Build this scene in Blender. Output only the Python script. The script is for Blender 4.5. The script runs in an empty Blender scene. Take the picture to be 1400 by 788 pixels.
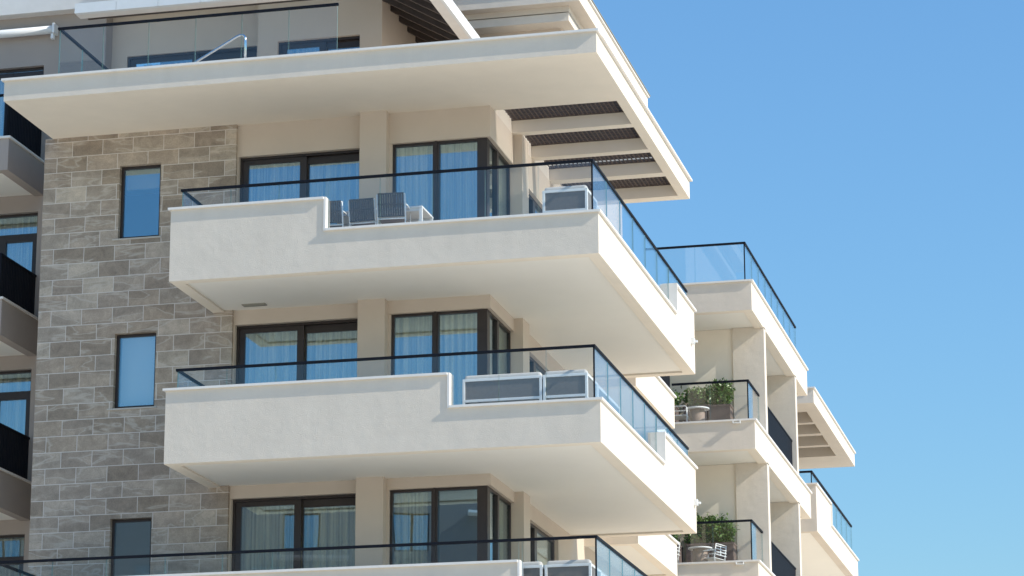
import bpy, math, random
from mathutils import Vector, Matrix
random.seed(7)
sc = bpy.context.scene
col = sc.collection
R = math.radians

# ------------------------------------------------------------------ materials
def mat(name):
    m = bpy.data.materials.new(name); m.use_nodes = True
    nt = m.node_tree; nt.nodes.clear()
    out = nt.nodes.new('ShaderNodeOutputMaterial')
    return m, nt, out
def N(nt, kind, **kw):
    n = nt.nodes.new(kind)
    for k, v in kw.items():
        if k in n.inputs: n.inputs[k].default_value = v
        else: setattr(n, k, v)
    return n
def principled(name, color, rough=.6, metal=0, spec=.5, var=0, vscale=3, bump=0, bscale=60, bdist=.01, streak=0, c2=None):
    m, nt, out = mat(name)
    p = N(nt, 'ShaderNodeBsdfPrincipled'); L = nt.links.new
    p.inputs['Base Color'].default_value = (*color, 1)
    p.inputs['Roughness'].default_value = rough
    p.inputs['Metallic'].default_value = metal
    p.inputs['Specular IOR Level'].default_value = spec
    L(p.outputs[0], out.inputs[0])
    tc = N(nt, 'ShaderNodeTexCoord')
    geo = N(nt, 'ShaderNodeNewGeometry')
    if var or streak:
        n1 = N(nt, 'ShaderNodeTexNoise', Scale=vscale, Detail=6.0, Roughness=.6)
        L(geo.outputs['Position'], n1.inputs['Vector'])
        mr = N(nt, 'ShaderNodeMapRange'); mr.inputs['From Min'].default_value = .3; mr.inputs['From Max'].default_value = .7
        mr.inputs['To Min'].default_value = 1-var; mr.inputs['To Max'].default_value = 1+var*.5
        L(n1.outputs['Fac'], mr.inputs['Value'])
        src = mr.outputs[0]
        if streak:
            mp = N(nt, 'ShaderNodeMapping'); mp.inputs['Scale'].default_value = (3.2, 3.2, .3)
            n2 = N(nt, 'ShaderNodeTexNoise', Scale=1.2, Detail=4.0)
            L(geo.outputs['Position'], mp.inputs[0]); L(mp.outputs[0], n2.inputs['Vector'])
            m2 = N(nt, 'ShaderNodeMapRange'); m2.inputs['From Min'].default_value = .45; m2.inputs['From Max'].default_value = .75
            m2.inputs['To Min'].default_value = 1; m2.inputs['To Max'].default_value = 1-streak
            L(n2.outputs['Fac'], m2.inputs['Value'])
            mu = N(nt, 'ShaderNodeMath', operation='MULTIPLY'); L(src, mu.inputs[0]); L(m2.outputs[0], mu.inputs[1]); src = mu.outputs[0]
        mx = N(nt, 'ShaderNodeVectorMath', operation='SCALE'); mx.inputs[0].default_value = color
        L(src, mx.inputs['Scale'])
        if c2:
            mixc = N(nt, 'ShaderNodeMix', data_type='RGBA')
            mixc.inputs[6].default_value = (*color, 1); mixc.inputs[7].default_value = (*c2, 1)
            n3 = N(nt, 'ShaderNodeTexNoise', Scale=vscale*2.7, Detail=2.0); L(geo.outputs['Position'], n3.inputs['Vector'])
            m3 = N(nt, 'ShaderNodeMapRange'); m3.inputs['From Min'].default_value = .42; m3.inputs['From Max'].default_value = .58
            L(n3.outputs['Fac'], m3.inputs['Value']); L(m3.outputs[0], mixc.inputs[0]); L(mixc.outputs[2], mx.inputs[0])
        L(mx.outputs[0], p.inputs['Base Color'])
    if bump:
        nb = N(nt, 'ShaderNodeTexNoise', Scale=bscale, Detail=4.0, Roughness=.65)
        L(geo.outputs['Position'], nb.inputs['Vector'])
        nb2 = N(nt, 'ShaderNodeTexNoise', Scale=bscale*.06, Detail=2.0)
        L(geo.outputs['Position'], nb2.inputs['Vector'])
        ad = N(nt, 'ShaderNodeMath', operation='MULTIPLY_ADD'); ad.inputs[1].default_value = 1.5
        L(nb2.outputs['Fac'], ad.inputs[0]); L(nb.outputs['Fac'], ad.inputs[2])
        b = N(nt, 'ShaderNodeBump'); b.inputs['Strength'].default_value = bump; b.inputs['Distance'].default_value = bdist
        L(ad.outputs[0], b.inputs['Height']); L(b.outputs[0], p.inputs['Normal'])
    return m

M = {}
M['stucco'] = principled('stucco render', (.725, .648, .548), .9, spec=.2, var=.05, vscale=1.1, bump=.9, bscale=60, bdist=.009, streak=.035)
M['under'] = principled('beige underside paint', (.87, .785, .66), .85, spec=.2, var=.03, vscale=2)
M['paint'] = principled('smooth beige wall paint', (.64, .545, .445), .85, spec=.2, var=.03, vscale=2, bump=.15, bscale=60, bdist=.003)
M['shaded_beige'] = principled('shade-darkened beige wall paint', (.40, .345, .305), .85, spec=.2, var=.04, vscale=2, bump=.15, bscale=60, bdist=.003)  # the left wing's deeper shade is mixed into this darker wall colour
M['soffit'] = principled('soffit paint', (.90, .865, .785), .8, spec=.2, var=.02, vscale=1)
M['coping'] = principled('pale stone coping', (.80, .765, .71), .5, var=.05, vscale=5)
M['brown'] = principled('brown window aluminium', (.036, .026, .023), .4, var=.08, vscale=8)
M['dark'] = principled('dark railing metal', (.010, .012, .018), .65, spec=.12, var=.15, vscale=6)
M['lath'] = principled('brown pergola lath', (.075, .052, .040), .6, var=.15, vscale=9)
M['rafter'] = principled('dark brown timber', (.06, .045, .038), .6, var=.2, vscale=6)
M['white'] = principled('white coated aluminium', (.78, .79, .78), .35, var=.03, vscale=5)
M['wfurn'] = principled('white garden furniture metal', (.80, .81, .80), .35, var=.03)
M['mesh'] = principled('grey sling fabric', (.175, .165, .155), .85, var=.08, vscale=20, bump=.3, bscale=200, bdist=.002)
M['cushion'] = principled('light grey cushion fabric', (.56, .54, .51), .95, var=.05, vscale=9, bump=.2, bscale=30, bdist=.01)
M['strap'] = principled('grey woven strap', (.10, .098, .10), .8, var=.15, vscale=30)
M['strapb'] = principled('brown woven strap', (.26, .20, .165), .8, var=.15, vscale=30)
M['planter'] = principled('brown planter metal', (.16, .12, .105), .55, var=.06, vscale=3)
M['soil'] = principled('soil', (.05, .035, .025), 1)
M['bark'] = principled('bark', (.12, .09, .06), .9, var=.2, vscale=20)
M['leaf'] = principled('glossy shrub leaf', (.07, .15, .03), .4, var=.35, vscale=7, c2=(.15, .25, .055))
M['steel'] = principled('polished steel', (.75, .76, .78), .12, metal=1)
M['room'] = principled('room wall paint', (.33, .30, .26), .9, var=.03)
M['roomfloor'] = principled('room floor', (.22, .17, .12), .6, var=.1)
M['blind'] = principled('white roller blind', (.72, .76, .80), .9, var=.01)
M['khaki'] = principled('beige roller blind', (.36, .34, .27), .9, var=.02)
M['far'] = principled('grey facade paint', (.22, .215, .21), .9, var=.05, vscale=1)
M['grille'] = principled('grey vent', (.30, .29, .24), .7, var=.05)
M['tile'] = principled('terrace tile', (.52, .48, .42), .7, var=.06, vscale=3)

def curtain_mat():
    m, nt, out = mat('sheer curtain'); L = nt.links.new
    d = N(nt, 'ShaderNodeBsdfDiffuse'); d.inputs[0].default_value = (.74, .74, .62, 1)
    t = N(nt, 'ShaderNodeBsdfTranslucent'); t.inputs[0].default_value = (.6, .6, .5, 1)
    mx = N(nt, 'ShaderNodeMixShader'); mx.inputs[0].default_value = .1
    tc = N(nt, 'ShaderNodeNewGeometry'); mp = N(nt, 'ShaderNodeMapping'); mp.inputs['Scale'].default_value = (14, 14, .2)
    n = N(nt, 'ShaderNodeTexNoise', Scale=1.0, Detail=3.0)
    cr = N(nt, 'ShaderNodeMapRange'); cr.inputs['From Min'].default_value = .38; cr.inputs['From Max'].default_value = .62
    cr.inputs['To Min'].default_value = .42; cr.inputs['To Max'].default_value = 1.0  # light and dark of the folds painted into the cloth as vertical streaks
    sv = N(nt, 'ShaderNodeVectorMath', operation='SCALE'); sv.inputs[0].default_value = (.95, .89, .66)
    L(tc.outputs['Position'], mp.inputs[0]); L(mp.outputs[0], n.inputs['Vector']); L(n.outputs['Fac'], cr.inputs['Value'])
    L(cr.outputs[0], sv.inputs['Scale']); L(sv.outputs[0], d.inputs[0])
    L(d.outputs[0], mx.inputs[1]); L(t.outputs[0], mx.inputs[2]); L(mx.outputs[0], out.inputs[0])
    return m
M['curtain'] = curtain_mat()

def glass_mat(name, tint, base, wob=0, rough=0.0, gcol=(.93, .97, 1)):
    m, nt, out = mat(name); L = nt.links.new
    t = N(nt, 'ShaderNodeBsdfTransparent'); t.inputs[0].default_value = (*tint, 1)
    g = N(nt, 'ShaderNodeBsdfGlossy'); g.inputs['Roughness'].default_value = rough; g.inputs['Color'].default_value = (*gcol, 1)
    f = N(nt, 'ShaderNodeLayerWeight'); f.inputs['Blend'].default_value = .5
    pw = N(nt, 'ShaderNodeMath', operation='POWER'); pw.inputs[1].default_value = 5.0; L(f.outputs['Facing'], pw.inputs[0])
    ad = N(nt, 'ShaderNodeMath', operation='MULTIPLY_ADD', use_clamp=True); ad.inputs[1].default_value = 1-base; ad.inputs[2].default_value = base
    L(pw.outputs[0], ad.inputs[0])
    mx = N(nt, 'ShaderNodeMixShader'); L(ad.outputs[0], mx.inputs[0]); L(t.outputs[0], mx.inputs[1]); L(g.outputs[0], mx.inputs[2])
    gm = N(nt, 'ShaderNodeMix', data_type='RGBA'); gm.inputs[6].default_value = (*gcol, 1); gm.inputs[7].default_value = (1, 1, 1, 1); L(pw.outputs[0], gm.inputs[0]); L(gm.outputs[2], g.inputs['Color'])
    if wob:
        geo = N(nt, 'ShaderNodeNewGeometry')
        nb = N(nt, 'ShaderNodeTexNoise', Scale=.8, Detail=1.0); L(geo.outputs['Position'], nb.inputs['Vector'])
        b = N(nt, 'ShaderNodeBump'); b.inputs['Strength'].default_value = 1; b.inputs['Distance'].default_value = wob
        L(nb.outputs['Fac'], b.inputs['Height']); L(b.outputs[0], g.inputs['Normal'])
    L(mx.outputs[0], out.inputs[0])
    return m
M['pane'] = glass_mat('coated window glass', (.96, .96, .92), .29, wob=.0008, gcol=(.60, .84, 1))
M['clear'] = glass_mat('balustrade glass', (.975, .985, .985), .038)
M['edge'] = principled('green glass edge', (.16, .30, .30), .25)

def stone_mat():
    m, nt, out = mat('stone tile cladding'); L = nt.links.new
    p = N(nt, 'ShaderNodeBsdfPrincipled'); p.inputs['Roughness'].default_value = .7; p.inputs['Specular IOR Level'].default_value = .3
    geo = N(nt, 'ShaderNodeNewGeometry'); sp = N(nt, 'ShaderNodeSeparateXYZ'); L(geo.outputs['Position'], sp.inputs[0])
    ax = N(nt, 'ShaderNodeMath', operation='ADD'); L(sp.outputs[0], ax.inputs[0]); L(sp.outputs[1], ax.inputs[1])
    # rows of 0.30 m, tiles of 0.61 m, half bond
    cx = N(nt, 'ShaderNodeMath', operation='ADD'); cx.inputs[1].default_value = 10.64 - 2.33 + 61; L(ax.outputs[0], cx.inputs[0])
    cz = N(nt, 'ShaderNodeMath', operation='ADD'); cz.inputs[1].default_value = .02; L(sp.outputs[2], cz.inputs[0])
    cb = N(nt, 'ShaderNodeCombineXYZ'); L(cx.outputs[0], cb.inputs[0]); L(cz.outputs[0], cb.inputs[1])
    br = N(nt, 'ShaderNodeTexBrick', offset=.5, offset_frequency=2, squash=1.0)
    br.inputs['Scale'].default_value = 1; br.inputs['Brick Width'].default_value = .61; br.inputs['Row Height'].default_value = .30
    br.inputs['Mortar Size'].default_value = .006; br.inputs['Mortar Smooth'].default_value = .1; br.inputs['Bias'].default_value = 0
    br.inputs['Color1'].default_value = (0, 0, 0, 1); br.inputs['Color2'].default_value = (1, 1, 1, 1); br.inputs['Mortar'].default_value = (.5, .5, .5, 1)
    L(cb.outputs[0], br.inputs['Vector'])
    rnd = N(nt, 'ShaderNodeSeparateColor'); L(br.outputs['Color'], rnd.inputs[0])
    # per tile shift so that the veining breaks at the joints
    sh = N(nt, 'ShaderNodeCombineXYZ')
    m37 = N(nt, 'ShaderNodeMath', operation='MULTIPLY'); m37.inputs[1].default_value = 37.0; L(rnd.outputs[0], m37.inputs[0])
    m91 = N(nt, 'ShaderNodeMath', operation='MULTIPLY'); m91.inputs[1].default_value = 91.0; L(rnd.outputs[0], m91.inputs[0])
    L(m37.outputs[0], sh.inputs[0]); L(m91.outputs[0], sh.inputs[1]); L(m37.outputs[0], sh.inputs[2])
    va = N(nt, 'ShaderNodeVectorMath', operation='ADD'); L(geo.outputs['Position'], va.inputs[0]); L(sh.outputs[0], va.inputs[1])
    n1 = N(nt, 'ShaderNodeTexNoise', Scale=4.5, Detail=8.0, Roughness=.68, Distortion=.6); L(va.outputs[0], n1.inputs['Vector'])
    n2 = N(nt, 'ShaderNodeTexNoise', Scale=45.0, Detail=3.0, Roughness=.7); L(va.outputs[0], n2.inputs['Vector'])
    # veins: ridged, stretched along a diagonal
    mp = N(nt, 'ShaderNodeMapping'); mp.inputs['Rotation'].default_value = (0, R(-24), 0); mp.inputs['Scale'].default_value = (.55, .55, 2.2)
    L(va.outputs[0], mp.inputs[0])
    nv = N(nt, 'ShaderNodeTexNoise', Scale=1.25, Detail=3.0, Roughness=.5, Distortion=.5); L(mp.outputs[0], nv.inputs['Vector'])
    s1 = N(nt, 'ShaderNodeMath', operation='SUBTRACT'); s1.inputs[1].default_value = .5; L(nv.outputs['Fac'], s1.inputs[0])
    s2 = N(nt, 'ShaderNodeMath', operation='ABSOLUTE'); L(s1.outputs[0], s2.inputs[0])
    s3 = N(nt, 'ShaderNodeMapRange'); s3.inputs['From Min'].default_value = 0; s3.inputs['From Max'].default_value = .022; s3.inputs['To Min'].default_value = 1; s3.inputs['To Max'].default_value = 0
    L(s2.outputs[0], s3.inputs['Value'])
    # clouding edge next to veins
    s4 = N(nt, 'ShaderNodeMapRange'); s4.inputs['From Min'].default_value = -.10; s4.inputs['From Max'].default_value = .12; s4.inputs['To Min'].default_value = .82; s4.inputs['To Max'].default_value = 1.15
    L(s1.outputs[0], s4.inputs['Value'])
    cr = N(nt, 'ShaderNodeValToRGB'); e = cr.color_ramp.elements
    e[0].position = .0; e[0].color = (.35, .28, .21, 1); e[1].position = 1; e[1].color = (.52, .44, .345, 1)
    a = e.new(.45); a.color = (.39, .318, .25, 1); b = e.new(.85); b.color = (.42, .352, .28, 1)
    L(rnd.outputs[0], cr.inputs[0])
    r1 = N(nt, 'ShaderNodeMapRange'); r1.inputs['From Min'].default_value = .3; r1.inputs['From Max'].default_value = .7; r1.inputs['To Min'].default_value = .8; r1.inputs['To Max'].default_value = 1.2
    L(n1.outputs['Fac'], r1.inputs['Value'])
    r2 = N(nt, 'ShaderNodeMapRange'); r2.inputs['From Min'].default_value = .3; r2.inputs['From Max'].default_value = .7; r2.inputs['To Min'].default_value = .86; r2.inputs['To Max'].default_value = 1.14
    L(n2.outputs['Fac'], r2.inputs['Value'])
    mm = N(nt, 'ShaderNodeMath', operation='MULTIPLY'); L(r1.outputs[0], mm.inputs[0]); L(r2.outputs[0], mm.inputs[1])
    mm2 = N(nt, 'ShaderNodeMath', operation='MULTIPLY'); L(mm.outputs[0], mm2.inputs[0]); L(s4.outputs[0], mm2.inputs[1])
    sc1 = N(nt, 'ShaderNodeVectorMath', operation='SCALE'); L(cr.outputs[0], sc1.inputs[0]); L(mm2.outputs[0], sc1.inputs['Scale'])
    vm = N(nt, 'ShaderNodeMix', data_type='RGBA'); vf = N(nt, 'ShaderNodeMath', operation='MULTIPLY'); vf.inputs[1].default_value = .5
    L(s3.outputs[0], vf.inputs[0]); L(vf.outputs[0], vm.inputs[0]); L(sc1.outputs[0], vm.inputs[6]); vm.inputs[7].default_value = (.60, .54, .46, 1)
    mo = N(nt, 'ShaderNodeMix', data_type='RGBA'); L(br.outputs['Fac'], mo.inputs[0]); L(vm.outputs[2], mo.inputs[6]); mo.inputs[7].default_value = (.68, .63, .57, 1)
    L(mo.outputs[2], p.inputs['Base Color'])
    bp = N(nt, 'ShaderNodeBump'); bp.inputs['Strength'].default_value = .5; bp.inputs['Distance'].default_value = .004
    L(n1.outputs['Fac'], bp.inputs['Height']); L(bp.outputs[0], p.inputs['Normal'])
    L(p.outputs[0], out.inputs[0])
    return m
M['stone'] = stone_mat()

# ------------------------------------------------------------------ mesh helpers
class MB:
    def __init__(s): s.v, s.f, s.m = [], [], []
    def box(s, x0, x1, y0, y1, z0, z1, mi=0, side=None):
        i = len(s.v)
        s.v += [(x0,y0,z0),(x1,y0,z0),(x1,y1,z0),(x0,y1,z0),(x0,y0,z1),(x1,y0,z1),(x1,y1,z1),(x0,y1,z1)]
        fs = [(0,3,2,1),(4,5,6,7),(0,1,5,4),(1,2,6,5),(2,3,7,6),(3,0,4,7)]
        for k, f in enumerate(fs):
            s.f.append(tuple(i+a for a in f)); s.m.append(mi if side is None else side[k])
        return s
    def tube(s, pts, r, n=8, mi=0, closed=False):
        pts = [Vector(p) for p in pts]; rings = []
        up = Vector((0,0,1))
        for k, p in enumerate(pts):
            a = pts[max(k-1,0)]; b = pts[min(k+1,len(pts)-1)]
            d = (b-a).normalized()
            ref = up if abs(d.z) < .95 else Vector((1,0,0))
            u = d.cross(ref).normalized(); w = u.cross(d).normalized()
            base = len(s.v)
            for j in range(n):
                t = 2*math.pi*j/n
                s.v.append(tuple(p + u*math.cos(t)*r + w*math.sin(t)*r))
            rings.append(base)
        for a, b in zip(rings, rings[1:]):
            for j in range(n):
                s.f.append((a+j, a+(j+1)%n, b+(j+1)%n, b+j)); s.m.append(mi)
        s.f.append(tuple(rings[0]+j for j in range(n))[::-1]); s.m.append(mi)
        s.f.append(tuple(rings[-1]+j for j in range(n))); s.m.append(mi)
        return s
    def quad(s, a, b, c, d, mi=0):
        i = len(s.v); s.v += [a, b, c, d]; s.f.append((i, i+1, i+2, i+3)); s.m.append(mi); return s
    def lathe(s, prof, cx=0, cy=0, n=24, mi=0):
        base = len(s.v)
        for r, z in prof:
            for j in range(n):
                t = 2*math.pi*j/n; s.v.append((cx+r*math.cos(t), cy+r*math.sin(t), z))
        for k in range(len(prof)-1):
            for j in range(n):
                a = base+k*n; b = a+n
                s.f.append((a+j, a+(j+1)%n, b+(j+1)%n, b+j)); s.m.append(mi)
        s.f.append(tuple(base+j for j in range(n))[::-1]); s.m.append(mi)
        e = base+(len(prof)-1)*n
        s.f.append(tuple(e+j for j in range(n))); s.m.append(mi)
        return s
    def build(s, name, mats, parent=None, bevel=0, smooth=False, seg=2):
        me = bpy.data.meshes.new(name); me.from_pydata(s.v, [], s.f)
        if not isinstance(mats, (list, tuple)): mats = [mats]
        for m in mats: me.materials.append(M[m])
        me.polygons.foreach_set('material_index', s.m)
        if smooth: me.polygons.foreach_set('use_smooth', [True]*len(s.f))
        me.update()
        o = bpy.data.objects.new(name, me); col.objects.link(o)
        if parent: o.parent = parent
        if bevel:
            b = o.modifiers.new('bevel', 'BEVEL'); b.width = bevel; b.segments = seg; b.limit_method = 'ANGLE'
        return o
def tag(o, label=None, cat=None, group=None, kind=None):
    if label: o['label'] = label
    if cat: o['category'] = cat
    if group: o['group'] = group
    if kind: o['kind'] = kind
    return o
def empty(name, loc=(0,0,0), rz=0, parent=None, label=None, cat=None, group=None):
    o = bpy.data.objects.new(name, None); col.objects.link(o); o.location = loc; o.rotation_euler.z = rz
    o.empty_display_size = .2
    if parent: o.parent = parent
    return tag(o, label, cat, group)
def copy_tree(o, parent=None):
    c = o.copy(); col.objects.link(c)
    if parent: c.parent = parent
    for ch in [x for x in bpy.data.objects if x.parent == o]:
        copy_tree(ch, c)
    return c
def box(name, m, p, *a, bevel=0, **k): return MB().box(*a, **k).build(name, m, p, bevel=bevel)

def wall_xz(mb, x0, x1, z0, z1, yf, yb, holes):
    """wall facing -y with real openings (x0,x1,z0,z1) and their reveals"""
    xs = sorted({x0, x1, *[h[0] for h in holes], *[h[1] for h in holes]})
    zs = sorted({z0, z1, *[h[2] for h in holes], *[h[3] for h in holes]})
    inh = lambda x, z: any(h[0] < x < h[1] and h[2] < z < h[3] for h in holes)
    for a, b in zip(xs, xs[1:]):
        for c, d in zip(zs, zs[1:]):
            if inh((a+b)/2, (c+d)/2): continue
            mb.quad((a,yf,c),(b,yf,c),(b,yf,d),(a,yf,d)); mb.quad((b,yb,c),(a,yb,c),(a,yb,d),(b,yb,d))
    for h in [(x0,x1,z0,z1)] + list(holes):
        a, b, c, d = h
        mb.quad((a,yf,c),(a,yf,d),(a,yb,d),(a,yb,c)); mb.quad((b,yf,c),(b,yb,c),(b,yb,d),(b,yf,d))
        mb.quad((a,yf,c),(a,yb,c),(b,yb,c),(b,yf,c)); mb.quad((a,yf,d),(b,yf,d),(b,yb,d),(a,yb,d))
def wall_yz(mb, y0, y1, z0, z1, xf, xb, holes):
    ys = sorted({y0, y1, *[h[0] for h in holes], *[h[1] for h in holes]})
    zs = sorted({z0, z1, *[h[2] for h in holes], *[h[3] for h in holes]})
    inh = lambda x, z: any(h[0] < x < h[1] and h[2] < z < h[3] for h in holes)
    for a, b in zip(ys, ys[1:]):
        for c, d in zip(zs, zs[1:]):
            if inh((a+b)/2, (c+d)/2): continue
            mb.quad((xf,a,c),(xf,b,c),(xf,b,d),(xf,a,d)); mb.quad((xb,b,c),(xb,a,c),(xb,a,d),(xb,b,d))
    for h in [(y0,y1,z0,z1)] + list(holes):
        a, b, c, d = h
        mb.quad((xf,a,c),(xf,a,d),(xb,a,d),(xb,a,c)); mb.quad((xf,b,c),(xb,b,c),(xb,b,d),(xf,b,d))
        mb.quad((xf,a,c),(xb,a,c),(xb,b,c),(xf,b,c)); mb.quad((xf,a,d),(xf,b,d),(xb,b,d),(xb,a,d))

# ------------------------------------------------------------------ ground
def ground_mat():
    m, nt, out = mat('pale paving'); L = nt.links.new
    p = N(nt, 'ShaderNodeBsdfPrincipled'); p.inputs['Roughness'].default_value = .85
    geo = N(nt, 'ShaderNodeNewGeometry')
    br = N(nt, 'ShaderNodeTexBrick', offset=.5); br.inputs['Scale'].default_value = 1; br.inputs['Brick Width'].default_value = .8; br.inputs['Row Height'].default_value = .4
    br.inputs['Mortar Size'].default_value = .006
    br.inputs['Color1'].default_value = (.80, .72, .58, 1); br.inputs['Color2'].default_value = (.74, .67, .54, 1); br.inputs['Mortar'].default_value = (.25, .23, .2, 1)
    L(geo.outputs['Position'], br.inputs['Vector']); L(br.outputs[0], p.inputs['Base Color']); L(p.outputs[0], out.inputs[0])
    return m
M['ground'] = ground_mat()
g = MB().quad((-700,-700,0),(700,-700,0),(700,700,0),(-700,700,0)).build('ground', 'ground'); tag(g, 'pale stone paving around the apartment building', kind='structure')

# ------------------------------------------------------------------ the building
BLD = empty('apartment_building', (0, 0, 0), label='cream apartment block with stone tile wall, glass railed balconies and pergola roof slab', cat='building')
ZS = [18.07, 14.45, 11.17, 7.90, 4.6, 1.3]           # undersides of slabs
ZF = [None, 14.95, 11.67, 8.40, 5.1, 1.8]            # floor level of each storey
ZHEAD = [None, 17.45, 14.21, 10.97, 7.7, 4.4]

# --- stone wall with three windows
swins = [(-9.67, -8.85, 16.0, 17.43), (-9.66, -8.845, 12.75, 14.17), (-9.63, -8.83, 9.27, 10.69)]
mb = MB(); wall_xz(mb, -11.2, -7.37, 0, 18.07, 2.33, 2.62, swins)
st = mb.build('stone_wall', 'stone', BLD); tag(st, 'grey brown stone tile wall')
for k, (a, b, c, d) in enumerate(swins):
    fr = MB(); y0, y1 = 2.43, 2.50; t = .055
    fr.box(a, b, y0, y1, c, c+t); fr.box(a, b, y0, y1, d-t, d); fr.box(a, a+t, y0, y1, c+t, d-t); fr.box(b-t, b, y0, y1, c+t, d-t)
    w = empty('window', parent=BLD, label=['stone wall window with deep blue glass, uppermost', 'stone wall window with white blind drawn', 'dark stone wall window, lowest'][k])
    fr.build('frame', 'brown', w)
    box('pane', 'pane', w, a+t, b-t, 2.455, 2.475, c+t, d-t)
    s = MB().box(a-.10, b+.04, 2.31, 2.43, c-.03, c-.002).build('sill', 'tile', w)
    if k == 0: box('blind', 'khaki', w, a+t, b-t, 2.56, 2.57, d-.42, d)
    if k == 1: box('blind', 'blind', w, a+t, b-t, 2.56, 2.57, c+.0, d)
# --- door wall (plaster between the stone and the corner)
holes = []
for k in range(1, 6): holes.append((-7.34, -5.0, ZF[k], ZHEAD[k]))
mb = MB(); wall_xz(mb, -7.37, -4.93, 0, 18.07, 2.40, 2.66, [(-7.34, -4.99, ZF[k], ZHEAD[k]) for k in range(1, 6)])
mb.build('wall', 'paint', BLD)
MB().box(-4.93, -4.42, 2.20, 2.90, 0, 18.07).build('pillar', 'paint', BLD)
mb = MB(); wall_xz(mb, -4.42, -2.5, 0, 18.07, 2.40, 2.66, [(-4.37, -2.5001, ZF[k], ZHEAD[k]+.03) for k in range(1, 6)])
# corner bay, front half: drop the sliver by making the openings run to the corner
mb = MB()
zz = [0] + sorted(sum([[ZF[k], ZHEAD[k]+.03] for k in range(1, 6)], [])) + [18.07]
for a, b in zip(zz[::2], zz[1::2]):
    mb.box(-4.42, -2.66, 2.40, 2.66, a, b); mb.box(-2.66, -2.5, 2.40, 4.24, a, b)
mb.box(-4.42, -4.37, 2.42, 2.64, 0, 18.07)
mb.build('wall', 'paint', BLD)
MB().box(-2.66, -2.33, 4.24, 4.76, 0, 18.07).build('pillar', 'paint', BLD)
mb = MB(); wall_yz(mb, 4.76, 15.5, 0, 18.07, -2.5, -2.72, [(4.99, 7.9, ZF[k], ZHEAD[k]-.06) for k in range(1, 6)])
mb.build('wall', 'paint', BLD)

def slider(x0, x1, xm, z0, z1, y, parent, label):
    w = empty('sliding_door', parent=parent); tag(w, label)
    f = MB(); t = .045; yo = y+.02
    f.box(x0, x1, y, y+.16, z1-t, z1); f.box(x0, x0+t, y, y+.16, z0, z1-t); f.box(x1-t*.5, x1, y, y+.16, z0, z1-t); f.box(x0+t, x1-t*.5, y, y+.16, z0, z0+.03)
    f.build('frame', 'brown', w)
    for a, b, yy, tl, tr, tt in ((x0+t, xm+.07, y+.03, .11, .13, .09), (xm+.07, x1-t*.5, y+.09, .03, .02, .14)):
        s = MB(); s.box(a, b, yy, yy+.05, z1-t-tt, z1-t-.001); s.box(a, b, yy, yy+.05, z0+.03, z0+.12)
        s.box(a, a+tl, yy, yy+.05, z0+.12, z1-t-tt); s.box(b-tr, b, yy, yy+.05, z0+.12, z1-t-tt)
        q = s.build('sash', 'brown', w)
        box('pane', 'pane', w, a+tl, b-tr, yy+.02, yy+.035, z0+.12, z1-t-tt)
    return w
def curtain(name, x0, x1, z0, z1, y, label, axis='x', amp=.035, per=.13, group=None):
    mb = MB(); L_ = x1-x0; n = max(8, int(L_/per*10)); prev = None; ph = random.random()*6
    cols = []
    for i in range(n+1):
        s = L_*i/n; a = amp*(math.sin(2*math.pi*s/per+ph)+.45*math.sin(2*math.pi*s/(per*2.3)+ph*2))
        if axis == 'x': P = (x0+s, y+a)
        else: P = (y+a, x0+s)
        cols.append(P)
    i0 = len(mb.v)
    for px, py in cols: mb.v += [(px, py, z0), (px, py, z1)]
    for i in range(n):
        mb.f.append((i0+2*i, i0+2*i+2, i0+2*i+3, i0+2*i+1)); mb.m.append(0)
    o = mb.build(name, 'curtain', None, smooth=True)
    return tag(o, label, 'curtain', group)
def bay(k):
    z0, z1 = ZF[k], ZHEAD[k]+.03
    w = empty('corner_window', parent=BLD)
    f = MB(); y0, y1 = 2.47, 2.55; t = .05
    f.box(-4.37, -2.76, y0, y1, z1-t, z1); f.box(-4.37, -2.76, y0, y1, z0, z0+.06); f.box(-4.37, -4.32, y0, y1, z0+.06, z1-t)
    f.box(-3.60, -3.48, y0-.02, y1, z0+.06, z1-t); f.box(-3.56, -3.52, y0-.04, y0-.02, z0+.06, z1)
    f.box(-2.76, -2.57, 2.46, 2.65, z0, z1)
    f.box(-2.65, -2.57, 2.65, 4.24, z1-t, z1); f.box(-2.65, -2.57, 2.65, 4.24, z0, z0+.06)
    f.box(-2.65, -2.55, 3.14, 3.26, z0+.06, z1-t); f.box(-2.65, -2.57, 4.19, 4.24, z0+.06, z1-t)
    f.build('frame', 'brown', w)
    for a, b in ((-4.32, -3.60), (-3.48, -2.76)): box('pane', 'pane', w, a, b, 2.505, 2.52, z0+.06, z1-t)
    for a, b in ((2.65, 3.14), (3.26, 4.19)): box('pane', 'pane', w, -2.615, -2.60, a, b, z0+.06, z1-t)
lv = {1: 'upper', 2: 'middle', 3: 'lower'}
for k in range(1, 6):
    z0, z1 = ZF[k], ZHEAD[k]
    slider(-7.34, -5.0, -6.12, z0, z1, 2.5, BLD, None)
    bay(k)
    # side door in the return wall
    w = empty('sliding_door', parent=BLD); f = MB(); h = z1-.06
    f.box(-2.66, -2.58, 4.99, 7.9, h-.06, h); f.box(-2.66, -2.58, 4.99, 5.07, z0, h-.06); f.box(-2.66, -2.58, 7.82, 7.9, z0, h-.06)
    f.box(-2.66, -2.56, 6.1, 6.3, z0+.08, h-.06); f.box(-2.66, -2.58, 5.07, 7.82, z0, z0+.08)
    f.build('frame', 'brown', w)
    for a, b in ((5.07, 6.1), (6.3, 7.82)): box('pane', 'pane', w, -2.625, -2.61, a, b, z0+.08, h-.06)
where = {1: 'under the roof slab, behind the row of chairs', 2: 'middle storey, behind the plain raised parapet', 3: 'of the lowest storey, beside the stone wall'}
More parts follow.
